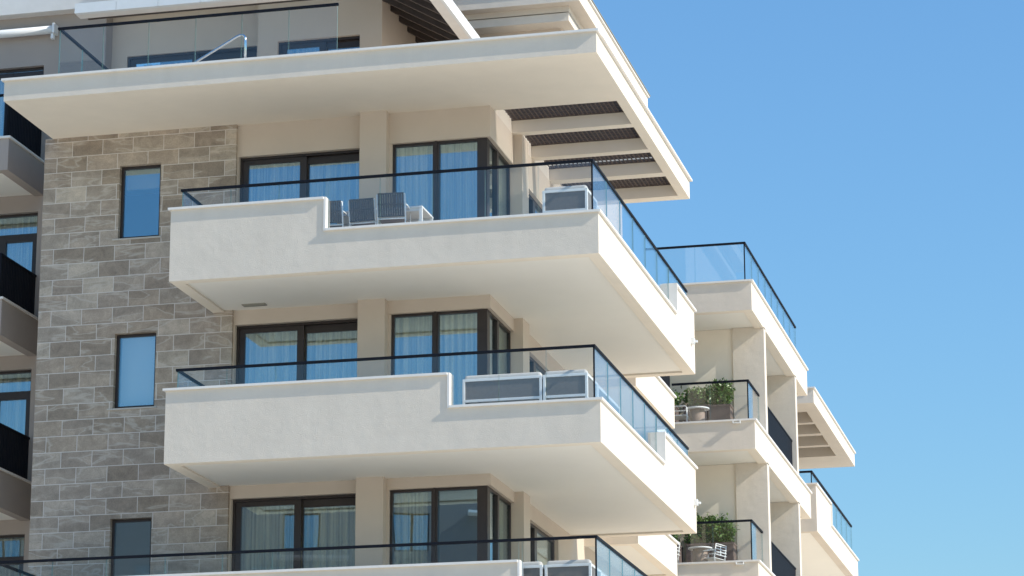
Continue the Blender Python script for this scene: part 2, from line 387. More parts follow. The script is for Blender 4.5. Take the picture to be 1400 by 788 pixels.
for k in (1, 2, 3):
    z0, z1 = ZF[k]+.02, ZHEAD[k]+.1
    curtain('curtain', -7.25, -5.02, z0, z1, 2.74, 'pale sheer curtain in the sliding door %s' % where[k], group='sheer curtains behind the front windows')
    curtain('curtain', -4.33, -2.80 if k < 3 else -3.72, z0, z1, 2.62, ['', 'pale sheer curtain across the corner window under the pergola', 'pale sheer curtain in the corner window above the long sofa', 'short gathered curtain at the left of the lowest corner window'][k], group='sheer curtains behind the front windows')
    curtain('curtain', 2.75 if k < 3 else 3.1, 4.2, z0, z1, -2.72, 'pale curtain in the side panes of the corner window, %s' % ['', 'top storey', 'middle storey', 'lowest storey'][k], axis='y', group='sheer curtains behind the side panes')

# --- rooms behind the glass
for k in range(1, 6):
    z0 = ZF[k]; z1 = 18.0 if k == 1 else ZF[k-1]-.3
    box('floor_slab', ['roomfloor'], BLD, -11.1, -2.74, 2.67, 15.3, z0-.28, z0)
    box('room_wall', ['room'], BLD, -11.1, -2.75, 6.0, 6.2, z0+.002, z1)
    box('room_wall', ['room'], BLD, -7.5, -7.38, 2.67, 5.99, z0+.002, z1)
    box('room_wall', ['room'], BLD, -4.75, -4.63, 2.91, 5.99, z0+.002, z1)
# outer body: back and left walls
box('wall', 'paint', BLD, -11.2, -2.73, 15.3, 15.5, 0, 18.07)
box('wall', 'paint', BLD, -11.2, -11.1, 4.95, 15.29, 0, 18.07)
box('wall', 'paint', BLD, -11.2, -11.1, 2.63, 4.65, 0, 18.07)

# --- generic pieces
def coping_run(mb, axis, a, b, c0, c1, z, gap=2.4, o=.0):
    n = max(1, round(abs(b-a)/gap)); w = (b-a)/n
    for i in range(n):
        s, e = a+w*i+(.002 if i else 0), a+w*(i+1)-(.002 if i < n-1 else 0)
        if axis == 'x': mb.box(s, e, c0, c1, z-.04, z)
        else: mb.box(c0, c1, s, e, z-.04, z)
def panels(parent, axis, a, b, c, zb, zt, w=.95, joints=None):
    """frameless glass panels between a and b on the line c"""
    if joints is None:
        n = max(1, round(abs(b-a)/w)); joints = [a+(b-a)*i/n for i in range(1, n)]
    e = [a]+list(joints)+[b]
    zbf = zb if callable(zb) else (lambda s: zb)
    for s, t in zip(e, e[1:]):
        s2, t2 = min(s, t)+.007, max(s, t)-.007
        z0 = zbf((s+t)/2)
        # side order: bottom, top, -y, +x, +y, -x
        if axis == 'x': mb = MB().box(s2, t2, c-.009, c+.009, z0, zt, side=(1,1,0,1,0,1))
        else: mb = MB().box(c-.009, c+.009, s2, t2, z0, zt, side=(1,1,1,0,1,0))
        mb.build('glass_panel', ['clear', 'edge'], parent)
def handrail(parent, pts, z, post=True, zb=None):
    mb = MB(); w = .026; h = .045
    for (x0, y0), (x1, y1) in zip(pts, pts[1:]):
        if abs(y1-y0) < 1e-6: mb.box(min(x0,x1)-w, max(x0,x1)+w, y0-w, y0+w, z-h, z)
        else:
            lo, hi = min(y0,y1), max(y0,y1)
            lo += w if lo == pts[0][1] or True else 0
            mb.box(x0-w, x0+w, lo, hi+w*0, z-h+.0005, z-.0005)
    mb.build('handrail', 'dark', parent, bevel=.006)

# --- front corner balconies
T = .22; OV = .045
def balcony(k, zs, zl, zh, x0, sx, sy, y1, label, ylr):
    B = empty('balcony', parent=BLD, label=label)
    p = MB(); zt, zu = zh-.04, zl-.04
    u = (1,0,0,0,0,0)
    p.box(x0, sx, 0, T, zs, zt, side=u); p.box(sx, 0, 0, T, zs, zu, side=u)
    p.box(-T, 0, T, sy, zs, zu, side=u); p.box(-T, 0, sy, y1, zs, zt, side=u)
    p.box(x0, x0+T, T, 2.33 if x0 > -11 else 2.95, zs, zt, side=u)
    p.box(-2.5, -T, y1-T, y1, zs, zt, side=u)
    p.build('parapet', ['stucco', 'under'], B)
    s = MB()
    s.box(x0+T, -T, T, 2.45, zs+.035, zs+.48, side=(0,1,0,0,0,0)); s.box(-2.55, -T, 2.45, y1-T, zs+.035, zs+.48, side=(0,1,0,0,0,0))
    s.build('floor_slab', ['soffit', 'tile'], B)
    c = MB()
    coping_run(c, 'x', x0-OV, sx+.0, -OV, T+.02, zh); coping_run(c, 'x', sx+.041, OV, -OV, T+.02, zl)
    c.box(sx, sx+.04, -.018, T+.02, zl-.04, zh)
    coping_run(c, 'y', T+.021, sy-.041, -T-.02, OV, zl); coping_run(c, 'y', sy, y1+OV, -T-.02, OV, zh)
    c.box(-T-.02, OV, sy-.04, sy, zl-.04, zh-.0)
    coping_run(c, 'y', T+.021, 2.325 if x0 > -11 else 2.95, x0-OV, x0+T+.02, zh)
    coping_run(c, 'x', -2.49, -T-.021, y1-T-.02, y1+OV, zh)
    c.build('coping', 'coping', B)
    G = empty('balustrade', parent=BLD)
    zr = zl+.955; c_ = .13
    lj = [x for x in (-9.8, -8.8, -7.72, -6.68, -5.78) if x > x0+.6 and x < sx-.35]
    panels(G, 'x', x0+.16, sx, c_, zh, zr-.045, joints=lj)
    panels(G, 'x', sx+.04, -c_, c_, zl, zr-.045, w=.93)
    panels(G, 'y', c_+.02, sy-.04, -c_, zl, zr-.045, w=1.12)
    panels(G, 'y', sy, y1-.16, -c_, zh, zr-.045, w=1.12)
    panels(G, 'y', c_+.02, 2.32, x0+.16, zh, zr-.045, w=1.1)
    MB().box(-c_-.012, -c_+.014, c_-.014, c_+.012, zl, zr-.045).build('corner_profile', 'dark', G)
    mb = MB(); w = .027; h = .045
    mb.box(x0+.16-w, -c_+w, c_-w, c_+w, zr-h, zr)
    mb.box(-c_-w, -c_+w, c_+w, y1-.12, zr-h, zr); mb.box(x0+.16-w, x0+.16+w, c_+w, 2.32, zr-h, zr)
    mb.build('handrail', 'dark', G, bevel=.005)
    # small lamp box on the outside of the parapet
    l = MB().box(0, .07, 9.02, 9.14, zh-.82, zh-.70).box(.07, .13, 9.05, 9.11, zh-.79, zh-.75)
    l.build('wall_lamp', 'white', B)
    return B
balcony(1, ZS[1], 15.22, 15.80, -7.75, -4.91, 7.36, 9.5, 'upper corner balcony with chairs', 15.8)
balcony(2, ZS[2], 11.93, 12.51, -7.75, -2.66, 5.80, 9.3, 'middle corner balcony with long sofa', 12.51)
balcony(3, ZS[3], 8.66, 9.235, -11.0, -1.44, 4.6, 9.3, 'lowest corner balcony, longer to the left', 9.235)
vg = MB().box(-7.07, -6.63, 1.96, 2.12, 14.465, 14.49)
for i in range(5): vg.box(-7.05, -6.65, 1.975+.028*i, 1.985+.028*i, 14.458, 14.465)
vg.build('vent', 'grille', BLD)

# --- roof slab with pergola openings
SL = empty('roof_slab', parent=BLD, label='wide roof slab with pergola openings')
z0, z1 = 18.07, 18.45
p = MB()
u = (1,0,0,0,0,0)
p.box(-11.05, 0, 0, 2.70, z0, z1, side=u)
p.box(-11.05, -2.5, 2.70, 9.25, z0+.001, z1, side=u)
p.box(-.19, 0, 2.70, 9.25, z0, z1, side=u)
starts = [2.70, 4.31, 5.94, 7.57]; ends = [4.10, 5.73, 7.31, 8.96]
for i in range(4):
    e = ends[i]; n = starts[i+1] if i < 3 else 9.25
    p.box(-2.5, -.19, e, n, z0, z1, side=(1,0,1,0,1,0))
p.build('slab', ['stucco', 'under'], SL)
c = MB()
coping_run(c, 'x', -11.05-OV, .045, -OV-.012, .25, z1+.04)
coping_run(c, 'y', .251, 9.25+OV, -.22, OV+.012, z1+.04)
c.build('coping', 'coping', SL)
for i in range(4):
    a, b = starts[i], ends[i]; l = MB()
    zb = z0+.24
    l.box(-2.5, -.19, a, a+.05, zb, zb+.06); l.box(-2.5, -.19, b-.05, b, zb, zb+.06)
    nx = int(2.29/.085)
    for j in range(nx):
        x = -2.48+.085*j; l.box(x, x+.024, a+.05, b-.05, zb+.002, zb+.012)
    ny = int((b-a-.1)/.16)
    for j in range(ny):
        y = a+.10+.16*j; l.box(-2.5, -.19, y, y+.026, zb+.0125, zb+.075)
    l.build('lath_screen', 'lath', SL)

# --- top terrace balustrade
G = empty('balustrade', parent=BLD, label='long glass balustrade on the roof slab')
panels(G, 'x', -10.08, -4.76, .20, 18.52, 19.43, joints=[-9.23, -8.35, -7.45, -6.57, -5.68])
panels(G, 'y', .22, 4.6, -10.09, 18.52, 19.43, w=1.1)
mb = MB(); mb.box(-10.12, -4.75, .173, .227, 19.43, 19.475); mb.box(-10.117, -10.063, .227, 4.6, 19.43, 19.475); mb.build('handrail', 'dark', G, bevel=.005)
mb = MB(); mb.box(-10.15, -4.72, .16, .24, 18.451, 18.53); mb.build('base_rail', 'dark', G)
h = MB(); pts = [(-7.85, .62, 18.55), (-6.75, .62, 19.17)]
for i in range(7):
    t = i/6*R(115); pts.append((-6.70+.07*math.sin(t)-.0, .62, 19.13+.07*math.cos(t)))
pts = [(-8.1, .62, 18.45), (-7.85, .62, 18.60), (-6.80, .62, 19.165), (-6.74, .62, 19.185), (-6.68, .62, 19.175), (-6.645, .62, 19.13), (-6.64, .62, 19.06), (-6.64, .62, 18.45)]
pts += []
hp = h.tube(pts, .024, 10).build('pool_handrail', 'steel', None, smooth=True)
tag(hp, 'bent polished steel handrail behind the glass on the top terrace', 'handrail')

# --- upper storey set back behind the terrace
UW = [(-11.05, -7.8, 5.15, [(-10.72, -7.97, 18.5, 20.66)]), (-7.8, -5.25, 4.7, [(-7.39, -5.70, 18.5, 20.54)])]
for (a, b, y, hs) in UW:
    mb = MB(); wall_xz(mb, a, b, 18.45, 22.6, y, y+.25, hs); mb.build('wall', 'paint', BLD)
box('wall', 'paint', BLD, -7.8, -7.6, 4.951, 5.15, 18.45, 22.6)
box('wall', 'paint', BLD, -5.45, -5.25, 4.951, 14, 18.45, 22.6)
box('wall', 'shaded_beige', BLD, -11.21, -11.051, 4.8, 5.4, 18.46, 22.3)
slider(-10.72, -7.97, -9.3, 18.5, 20.66, 5.2, BLD, None); slider(-7.39, -5.70, -6.5, 18.5, 20.54, 4.78, BLD, None)
curtain('curtain', -7.3, -5.72, 18.5, 20.6, 5.12, 'pale curtain in the narrow door behind the right end of the terrace glass', group='sheer curtains behind the front windows')
curtain('curtain', -10.6, -8.0, 18.5, 20.6, 5.6, 'pale sheer curtain in the wide door behind the bent steel handrail', group='sheer curtains behind the front windows')
box('room_wall', 'room', BLD, -11.1, -5.46, 8.0, 8.2, 18.46, 22.5)
box('ceiling', 'room', BLD, -11.1, -5.46, 5.45, 8.0, 21.6, 21.8)
# pitched terrace roof with dark rafters, white fascia
PR = empty('terrace_roof', parent=BLD, label='pitched brown terrace roof with white fascia')
f = MB()
f.box(-3.75, -3.56, 2.30, 9.2, 20.36, 20.40, side=(1,)*6)
f.box(-3.56, -3.50, 2.30, 9.2, 20.36, 20.60)
f.build('side_fascia', ['white', 'coping'], PR)
f = MB()
for i in range(9):
    a = -10.70+.85*i; f.box(a+.004, a+.85-.004, 2.30, 2.40, 20.56, 20.76); 
f.box(-10.70, -3.76, 2.40, 2.62, 20.56, 20.60, side=(1,)*6)
f.build('front_fascia', ['white', 'coping'], PR)
box('dark_trim', 'rafter', PR, -10.55, -3.76, 2.62, 2.66, 20.54, 20.62)
ra = MB()
y = 2.8
while y < 9.1:
    i0 = len(ra.v)
    for yy in (y, y+.09):
        ra.v += [(-5.249, yy, 21.20), (-3.75, yy, 20.34), (-3.75, yy, 20.54), (-5.249, yy, 21.42)]
    for f_ in ((0,1,2,3),(7,6,5,4),(0,4,5,1),(3,2,6,7),(0,3,7,4),(1,5,6,2)):
        ra.f.append(tuple(i0+a for a in f_)); ra.m.append(0)
    y += .62
i0 = len(ra.v)
for yy in (2.7, 9.15):
    ra.v += [(-5.249, yy, 21.42), (-3.75, yy, 20.54), (-3.75, yy, 20.58), (-5.249, yy, 21.46)]
for f_ in ((0,1,2,3),(7,6,5,4),(0,4,5,1),(3,2,6,7),(0,3,7,4),(1,5,6,2)):
    ra.f.append(tuple(i0+a for a in f_)); ra.m.append(0)
ra.build('rafters', 'rafter', PR)
rr = MB().box(-10.8, -4.2, 2.1, 5.6, 22.0, 22.2)  # unseen flat cover, widened to keep sun off the set-back terrace walls
rr.build('unseen_shade_roof', 'rafter', PR)
# stacked parapets and top roof slab on the right
box('wall', 'paint', BLD, -5.2, -2.25, 7.35, 13.5, 18.46, 21.30)
mb = MB(); mb.box(-5.2, -2.0, 6.95, 13.6, 21.30, 21.47); mb.box(-5.2, -2.06, 7.05, 13.5, 21.47, 21.50); mb.box(-5.2, -2.0, 6.97, 13.6, 21.50, 21.62)
mb.build('cornice', 'stucco', BLD)
box('upper_roof_slab', 'stucco', BLD, -11, -1.73, 6.72, 14.0, 21.62, 21.94)
mb = MB(); coping_run(mb, 'x', -11, -1.69, 6.68, 6.95, 21.98); coping_run(mb, 'y', 6.951, 14.04, -1.95, -1.69, 21.98)
mb.build('coping', 'coping', BLD)
box('roof_edge', 'grille', BLD, -1.76, -1.67, 6.9, 14.05, 21.981, 21.992)

# --- left wing
LWY = 4.8
lz = [(17.75, 18.43), (14.47, 15.21), (11.2, 11.94), (7.93, 8.67)]
lh = [20.5, 17.43, 14.22, 10.95]
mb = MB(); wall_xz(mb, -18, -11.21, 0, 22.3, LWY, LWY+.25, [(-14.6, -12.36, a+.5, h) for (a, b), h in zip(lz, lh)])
w_ = mb.build('wall', 'shaded_beige', BLD); tag(w_, 'shade-darkened beige wall of the left wing')
for q, ((zs, zt), hd) in enumerate(zip(lz, lh)):
    B = empty('balcony', parent=BLD, label='shaded balcony of the left wing')
    p = MB(); x1 = -12.25
    p.box(-17.5, x1, 3.0, 3.2, zs, zt-.04); p.box(x1-.2, x1, 3.2, LWY, zs, zt-.04); p.build('parapet', 'shaded_beige', B)
    MB().box(-17.5, x1-.2, 3.2, LWY, zs+.035, zs+.5, side=(0,1,0,0,0,0)).build('floor_slab', ['soffit', 'tile'], B)
    c = MB(); coping_run(c, 'x', -17.5, x1+.04, 2.96, 3.22, zt); coping_run(c, 'y', 3.221, LWY, x1-.22, x1+.04, zt); c.build('coping', 'coping', B)
    zr = zt+.9
    G = empty('balustrade', parent=BLD, label='dark bar side railing of a left wing balcony')
    panels(G, 'x', -17.4, x1-.14, 3.1, zt, zr-.04, w=1.1)
    b = MB(); y = 3.14
    while y < LWY-.03:
        b.box(x1-.12, x1-.10, y, y+.058, zt+.02, zr-.04); y += .076
    b.box(x1-.125, x1-.095, 3.13, LWY, zt, zt+.02)
    b.build('bars', 'dark', G)
    MB().box(x1-.14, x1-.08, 3.07, 3.13, zt, zr-.04).build('post', 'dark', G)
    r_ = MB().box(-17.4, x1-.08, 3.07, 3.13, zr-.04, zr).box(x1-.14, x1-.08, 3.13, LWY, zr-.04, zr); r_.build('handrail', 'dark', G)
    # window with transom
    w = empty('balcony_door', parent=BLD); f = MB(); a, bb, c0, d = -14.6, -12.36, zs+.5, hd; y0, y1 = LWY+.1, LWY+.17
    tr = d-.42 if q else d-.02
    f.box(a, bb, y0, y1, d-.05, d); f.box(a, a+.05, y0, y1, c0, d-.05); f.box(bb-.05, bb, y0, y1, c0, d-.05)
    if q: f.box(a+.05, bb-.05, y0, y1, tr-.06, tr)
    f.box(-13.22, -13.06, y0-.01, y1+.01, c0, tr-.06); f.box(-13.06, bb-.05, y0, y1-.01, tr-.16, tr-.06); f.box(bb-.13, bb-.05, y0, y1-.01, c0, tr-.16)
    f.box(a+.05, -13.22, y0, y1-.01, tr-.16, tr-.06)
    f.build('frame', 'brown', w)
    box('pane', 'pane', w, a+.05, bb-.05, y0+.03, y0+.045, c0, d-.05)
    box('room_wall', 'room', BLD, -17, -11.25, 8.2, 8.3, c0, d+.4)
    box('floor_slab', 'roomfloor', BLD, -17, -11.25, LWY+.26, 8.19, c0-.2, c0)
    curtain('curtain', a+.06, bb-.06, c0+.02, d+.05, LWY+.4, ['pale curtain in the left wing door level with the top terrace', 'pale curtain in the left wing door under the awning storey', 'pale curtain in the left wing door beside the white blind window', 'pale curtain in the lowest left wing door in view'][q], group='sheer curtains of the left wing')
box('cornice', 'coping', BLD, -18, -9.3, 4.55, LWY-.001, 21.55, 22.1)
A = empty('awning', parent=BLD, label='white rolled awning on the left wing wall')
MB().tube([(-15.2, 4.66, 21.19), (-12.12, 4.66, 21.19)], .085, 16).build('awning_cassette', 'white', A, smooth=True)
MB().box(-12.12, -12.07, 4.56, 4.79, 21.09, 21.30).box(-12.16, -12.10, 4.60, 4.70, 20.98, 21.09).build('end_bracket', 'white', A, bevel=.008)
# --- short recessed side balconies between the front unit and the rear unit
for q, (zs, zt) in enumerate(((14.47, 15.21), (11.19, 11.94), (7.92, 8.67))):
    B = empty('balcony', parent=BLD, label='short white side balcony in the recess'); p = MB(); x1 = -1.38; ya, yb = 10.3, 14.75
    p.box(-2.5, x1, ya, ya+.2, zs, zt-.04, side=u); p.box(x1-.2, x1, ya+.2, yb, zs, zt-.04, side=u); p.box(-2.5, x1-.2, yb-.2, yb, zs, zt-.04, side=u)
    p.build('parapet', ['stucco', 'under'], B)
    MB().box(-2.5, x1-.2, ya+.2, yb-.2, zs+.035, zs+.45, side=(0,1,0,0,0,0)).build('floor_slab', ['soffit', 'tile'], B)
    c = MB(); coping_run(c, 'x', -2.49, x1+OV, ya-OV, ya+.22, zt); coping_run(c, 'y', ya+.221, yb+OV, x1-.22, x1+OV, zt); c.build('coping', 'coping', B)

# --- rear unit on the same side line
RB = [(17.75, 18.47), (14.48, 15.18), (11.21, 11.92), (7.93, 8.65)]
ya, yb = 17.4, 26.85
mb = MB(); wall_yz(mb, 15.5, 38, 0, 17.9, -2.6, -2.8, [(19.75, 24.2, a-2.8, a-.45) for (a, b) in RB[:3]] + [(17.6, 19.0, a-2.8, a-.45) for (a, b) in RB[:3]])
mb.build('wall', 'paint', BLD)
for (a, b) in RB[:3]:
    w = empty('sliding_door', parent=BLD); f = MB()
    f.box(-2.72, -2.64, 19.75, 24.2, a-.53, a-.45); f.box(-2.72, -2.64, 21.9, 22.05, a-2.8, a-.53); f.box(-2.72, -2.64, 19.75, 19.85, a-2.8, a-.53); f.box(-2.72, -2.64, 24.1, 24.2, a-2.8, a-.53); f.build('frame', 'brown', w)
    box('pane', 'pane', w, -2.69, -2.675, 19.85, 24.1, a-2.8, a-.53)
    w = empty('sliding_door', parent=BLD); f = MB()
    f.box(-2.72, -2.64, 17.6, 19.0, a-.53, a-.45); f.box(-2.72, -2.64, 17.6, 17.7, a-2.8, a-.53); f.box(-2.72, -2.64, 18.25, 18.37, a-2.8, a-.53); f.box(-2.72, -2.64, 18.9, 19.0, a-2.8, a-.53); f.build('frame', 'brown', w)
    box('pane', 'pane', w, -2.69, -2.675, 17.7, 18.9, a-2.8, a-.53)
    box('room_wall', 'room', BLD, -6, -5.8, 16, 27, a-2.8, a)
for q, (zs, zt) in enumerate(RB):
    B = empty('balcony', parent=BLD, label=['rear roof terrace with glass balustrade', 'rear balcony with planters, upper', 'rear balcony with planters, lower', 'rear balcony below the frame'][q])
    p = MB(); p.box(-2.6, 0, ya, ya+T, zs, zt-.04, side=u); p.box(-T, 0, ya+T, yb, zs, zt-.04, side=u); p.box(-2.6, -T, yb-T, yb, zs, zt-.04, side=u)
    p.build('parapet', ['stucco', 'under'], B)
    s = MB().box(-2.6, -T, ya+T, yb-T, zs+.035, zs+.5, side=(0,1,0,0,0,0)); s.build('floor_slab', ['soffit', 'tile'], B)
    c = MB(); coping_run(c, 'x', -2.59, OV, ya-OV, ya+T+.02, zt); coping_run(c, 'y', ya+T+.021, yb+OV, -T-.02, OV, zt)
    c.build('coping', 'coping', B)
    if q in (1, 2):
        s = MB().box(-.50, -.32, ya-.10, ya, zt-.10, zt-.085).box(-.50, -.485, ya-.10, ya, zt-.085, zt-.045).box(-.335, -.32, ya-.10, ya, zt-.085, zt-.045)
        s.build('drain_spout', 'white', B)
    G = empty('balustrade', parent=BLD); zr = zt+.95
    ye = 26.0 if q == 0 else 19.18
    xl = -2.5 if q == 0 else -1.93
    panels(G, 'x', xl, -.16, ya+.13, zt, zr-.045, w=1.1); panels(G, 'y', ya+.15, ye, -.16, zt, zr-.045, w=1.1)
    MB().box(-.175, -.149, ya+.116, ya+.142, zt, zr-.045).build('corner_profile', 'dark', G)
    mb = MB().box(xl, -.133, ya+.103, ya+.157, zr-.045, zr).box(-.187, -.133, ya+.157, ye, zr-.045, zr); mb.build('handrail', 'dark', G)
    if q:
        zn = RB[q-1][0]+.03
        MB().box(-.75, -.0, 19.2, 19.5, zt+.001, zn).build('pillar', 'stucco', B)
        MB().box(-.75, -.0, 24.45, 24.75, zt+.001, zn).build('pillar', 'stucco', B)
        MB().box(-2.59, -.76, 19.26, 19.46, zs+.5, zn).build('partition_wall', 'under', B)
        MB().box(-2.59, -.76, 24.5, 24.7, zs+.5, zn).build('partition_wall', 'paint', B)
        b = MB(); y = 19.53
        while y < 24.4:
            b.box(-.14, -.115, y, y+.065, zt+.02, zt+.86); y += .085
        b.box(-.15, -.10, 19.51, 24.44, zt+.86, zt+.90); b.box(-.145, -.11, 19.51, 24.44, zt+.001, zt+.02)
        b.build('bar_railing', 'dark', B)
        b = MB(); y = 15.3
        while y < 17.36:
            b.box(-1.99, -1.95, y, y+.07, zt-.3, zn-.1); y += .085
        b.box(-2.0, -1.94, 15.3, 17.38, zn-.1, zn-.04); b.box(-2.0, -1.94, 15.3, 17.38, zt-.35, zt-.3)
        b.build('privacy_screen', 'dark', B)
        box('floor_slab', 'soffit', BLD, -2.6, -1.9, 15.2, 17.39, zs+.1, zt-.36)
box('wall', 'paint', BLD, -11, -2.61, 37.8, 38, 0, 17.9)
box('roof', 'tile', BLD, -11, -2.61, 15.51, 38.1, 17.9, 18.2)
# --- farthest unit
ya, yb = 28.0, 37.1
zs, zl, zh = 14.35, 15.03, 15.64
B = empty('balcony', parent=BLD, label='farthest balcony with stepped parapet')
p = MB(); p.box(-2.6, 0, ya, ya+T, zs, zh-.04); p.box(-T, 0, ya+T, 31.0, zs, zh-.04); p.box(-T, 0, 31.0, yb, zs, zl-.04); p.box(-2.6, -T, yb-T, yb, zs, zl-.04); p.build('parapet', 'stucco', B)
MB().box(-2.6, -T, ya+T, yb-T, zs+.035, zs+.5, side=(0,1,0,0,0,0)).build('floor_slab', ['soffit', 'tile'], B)
c = MB(); coping_run(c, 'x', -2.59, OV, ya-OV, ya+T+.02, zh); coping_run(c, 'y', ya+T+.021, 31.0, -T-.02, OV, zh); coping_run(c, 'y', 31.041, yb+OV, -T-.02, OV, zl)
c.box(-T-.02, OV, 31.0, 31.04, zl-.04, zh); c.build('coping', 'coping', B)
G = empty('balustrade', parent=BLD)
panels(G, 'x', -2.5, -.13, ya+.13, zh, 15.95, w=1.1); panels(G, 'y', ya+.15, 31.0, -.13, zh, 15.95, w=1.4); panels(G, 'y', 31.04, 36.85, -.13, zl, 15.95, w=1.1)
MB().box(-.143, -.117, ya+.117, ya+.143, zh, 15.95).build('corner_profile', 'dark', G)
MB().box(-2.5, -.10, ya+.10, ya+.16, 15.95, 16.0).box(-.16, -.10, ya+.16, 36.85, 15.95, 16.0).build('handrail', 'dark', G)
S = empty('roof_slab', parent=BLD, label='farthest roof slab with four open bays')
p = MB(); a0, a1 = 17.83, 18.22
p.box(-2.6, 0, ya+.1, 29.2, a0, a1); p.box(-.34, 0, 29.2, 35.45, a0, a1); p.box(-2.6, 0, 35.45, 37.2, a0, a1)
hs = [(29.2, 30.6), (30.85, 32.15), (32.42, 33.8), (34.05, 35.45)]
for i in range(3): p.box(-2.6, -.34, hs[i][1], hs[i+1][0], a0, a1)
p.build('slab', 'stucco', S)
c = MB(); coping_run(c, 'x', -2.59, OV, ya+.05, ya+.35, a1+.04); coping_run(c, 'y', ya+.351, 37.24, -.24, OV, a1+.04); c.build('coping', 'coping', S)
l = MB()
for (a, b) in hs: 
    l = MB(); l.box(-2.6, -.34, a, b, a0+.30, a0+.33); l.build('lath_screen', 'lath', S)

# ------------------------------------------------------------------ opposite block, seen only as a reflection in the lowest windows
OB = empty('apartment_building', (-36, -78, 0), R(-18), label='grey apartment block across the street, mirrored in the lowest windows', cat='building')
ohs = []
for fl in range(8):
    for i in range(9):
        xx = -24+i*5.4; ohs.append((xx, xx+1.7, fl*3.3+1.2, fl*3.3+3.0))
mb = MB(); wall_xz(mb, -27, 27, 0, 27.4, 0, -.3, ohs); mb.build('wall', 'far', OB)
box('body', 'far', OB, -27, 27, -14, -2.5, 0, 27.2)
proto = None
for (a, b, c, d) in ohs:
    if d < 15: continue
    w = empty('window', parent=OB); w.location = (a, -.12, c)
    if proto is None:
        f = MB(); W, H = b-a, d-c
        f.box(0, W, -.06, 0, 0, .07); f.box(0, W, -.06, 0, H-.07, H); f.box(0, .07, -.06, 0, .07, H-.07); f.box(W-.07, W, -.06, 0, .07, H-.07); f.box(W/2-.06, W/2+.06, -.06, 0, .07, H-.07)
        fo = f.build('frame', 'brown', w); po = box('pane', 'pane', w, .07, W-.07, -.04, -.03, .07, H-.07); proto = (fo, po)
    else:
        for s in proto:
            k = s.copy(); col.objects.link(k); k.parent = w
for i, (xx, zz) in enumerate(((-14, 26.2), (4, 23.0), (12, 26.0))):
    box('awning', 'white', OB, xx, xx+3.6, 0, .9, zz, zz+.12)

# ------------------------------------------------------------------ furniture
def chair(loc, rz, label, group='strap chairs around the balcony table'):
    c = empty('patio_chair', loc, rz, label=label, cat='chair', group=group)
    # local: backrest at y=0, sitter faces +y
    fr = MB(); w = .24
    for s in (-1, 1):
        fr.tube([(s*w, -.10, .82), (s*w, -.03, .46), (s*w, -.02, .40), (s*w, -.07, 0)], .013, 8)
        fr.tube([(s*w, -.075, .66), (s*(w+.02), .05, .655), (s*(w+.02), .38, .65), (s*w, .43, .62), (s*w, .45, 0)], .013, 8)
    fr.tube([(-w, -.10, .82), (w, -.10, .82)], .013, 8); fr.tube([(-w, .43, .42), (w, .43, .42)], .013, 8); fr.tube([(-w, -.03, .42), (w, -.03, .42)], .013, 8)
    fr.build('frame', 'wfurn', c, smooth=True)
    b = MB(); n = 11
    for i in range(n):
        x = -.225+.45*i/n
        i0 = len(b.v); t = .010
        z = [(-.115, .835), (-.085, .64), (-.045, .455)]
        for (yy, zz) in z: b.v += [(x+.003, yy-t, zz), (x+.036, yy-t, zz), (x+.036, yy+t, zz), (x+.003, yy+t, zz)]
        for r in range(2):
            q = i0+4*r
            for j in range(4): b.f.append((q+j, q+(j+1)%4, q+4+(j+1)%4, q+4+j)); b.m.append(0)
        b.f.append((i0+3, i0+2, i0+1, i0)); b.m.append(0); b.f.append((i0+8, i0+9, i0+10, i0+11)); b.m.append(0)
    b.box(-.225, .225, -.104, -.078, .64, .665); b.box(-.225, .225, -.128, -.10, .815, .838); b.box(-.225, .225, -.058, -.03, .45, .47)
    b.build('backrest', 'strap', c)
    s = MB()
    for i in range(10):
        y = -.02+.045*i; s.box(-.225, .225, y, y+.034, .418, .430)
    for i in range(9):
        x = -.22+.05*i; s.box(x, x+.034, -.02, .43, .431, .439)
    s.build('seat', 'strapb', c)
    return c
F1 = ZF[1]
chair((-4.90, .34, F1), R(3), 'grey strap chair at the far left of the row, half hidden by the raised parapet')
chair((-4.29, .34, F1), R(-2), 'grey strap chair in the middle of the row on the upper balcony')
chair((-3.75, .28, F1), R(5), 'grey strap chair at the right of the row, brown seat showing').scale = (1.03, 1.03, 1.06)
chair((-3.62, 1.50, F1), R(168), 'brown strap chair on the far side of the white balcony table')
t = empty('patio_table', (-4.15, .92, F1), label='white metal table behind the row of grey strap chairs', cat='table')
MB().box(-.88, .88, -.38, .38, .70, .735).build('tabletop', 'wfurn', t, bevel=.006)
for sx in (-1, 1):
    for sy in (-1, 1): MB().box(sx*.85-.025, sx*.85+.025, sy*.35-.025, sy*.35+.025, 0, .70).build('leg', 'wfurn', t)
MB().box(-.82, .82, -.36, -.33, .65, .698).box(-.82, .82, .33, .36, .65, .698).build('apron', 'wfurn', t)

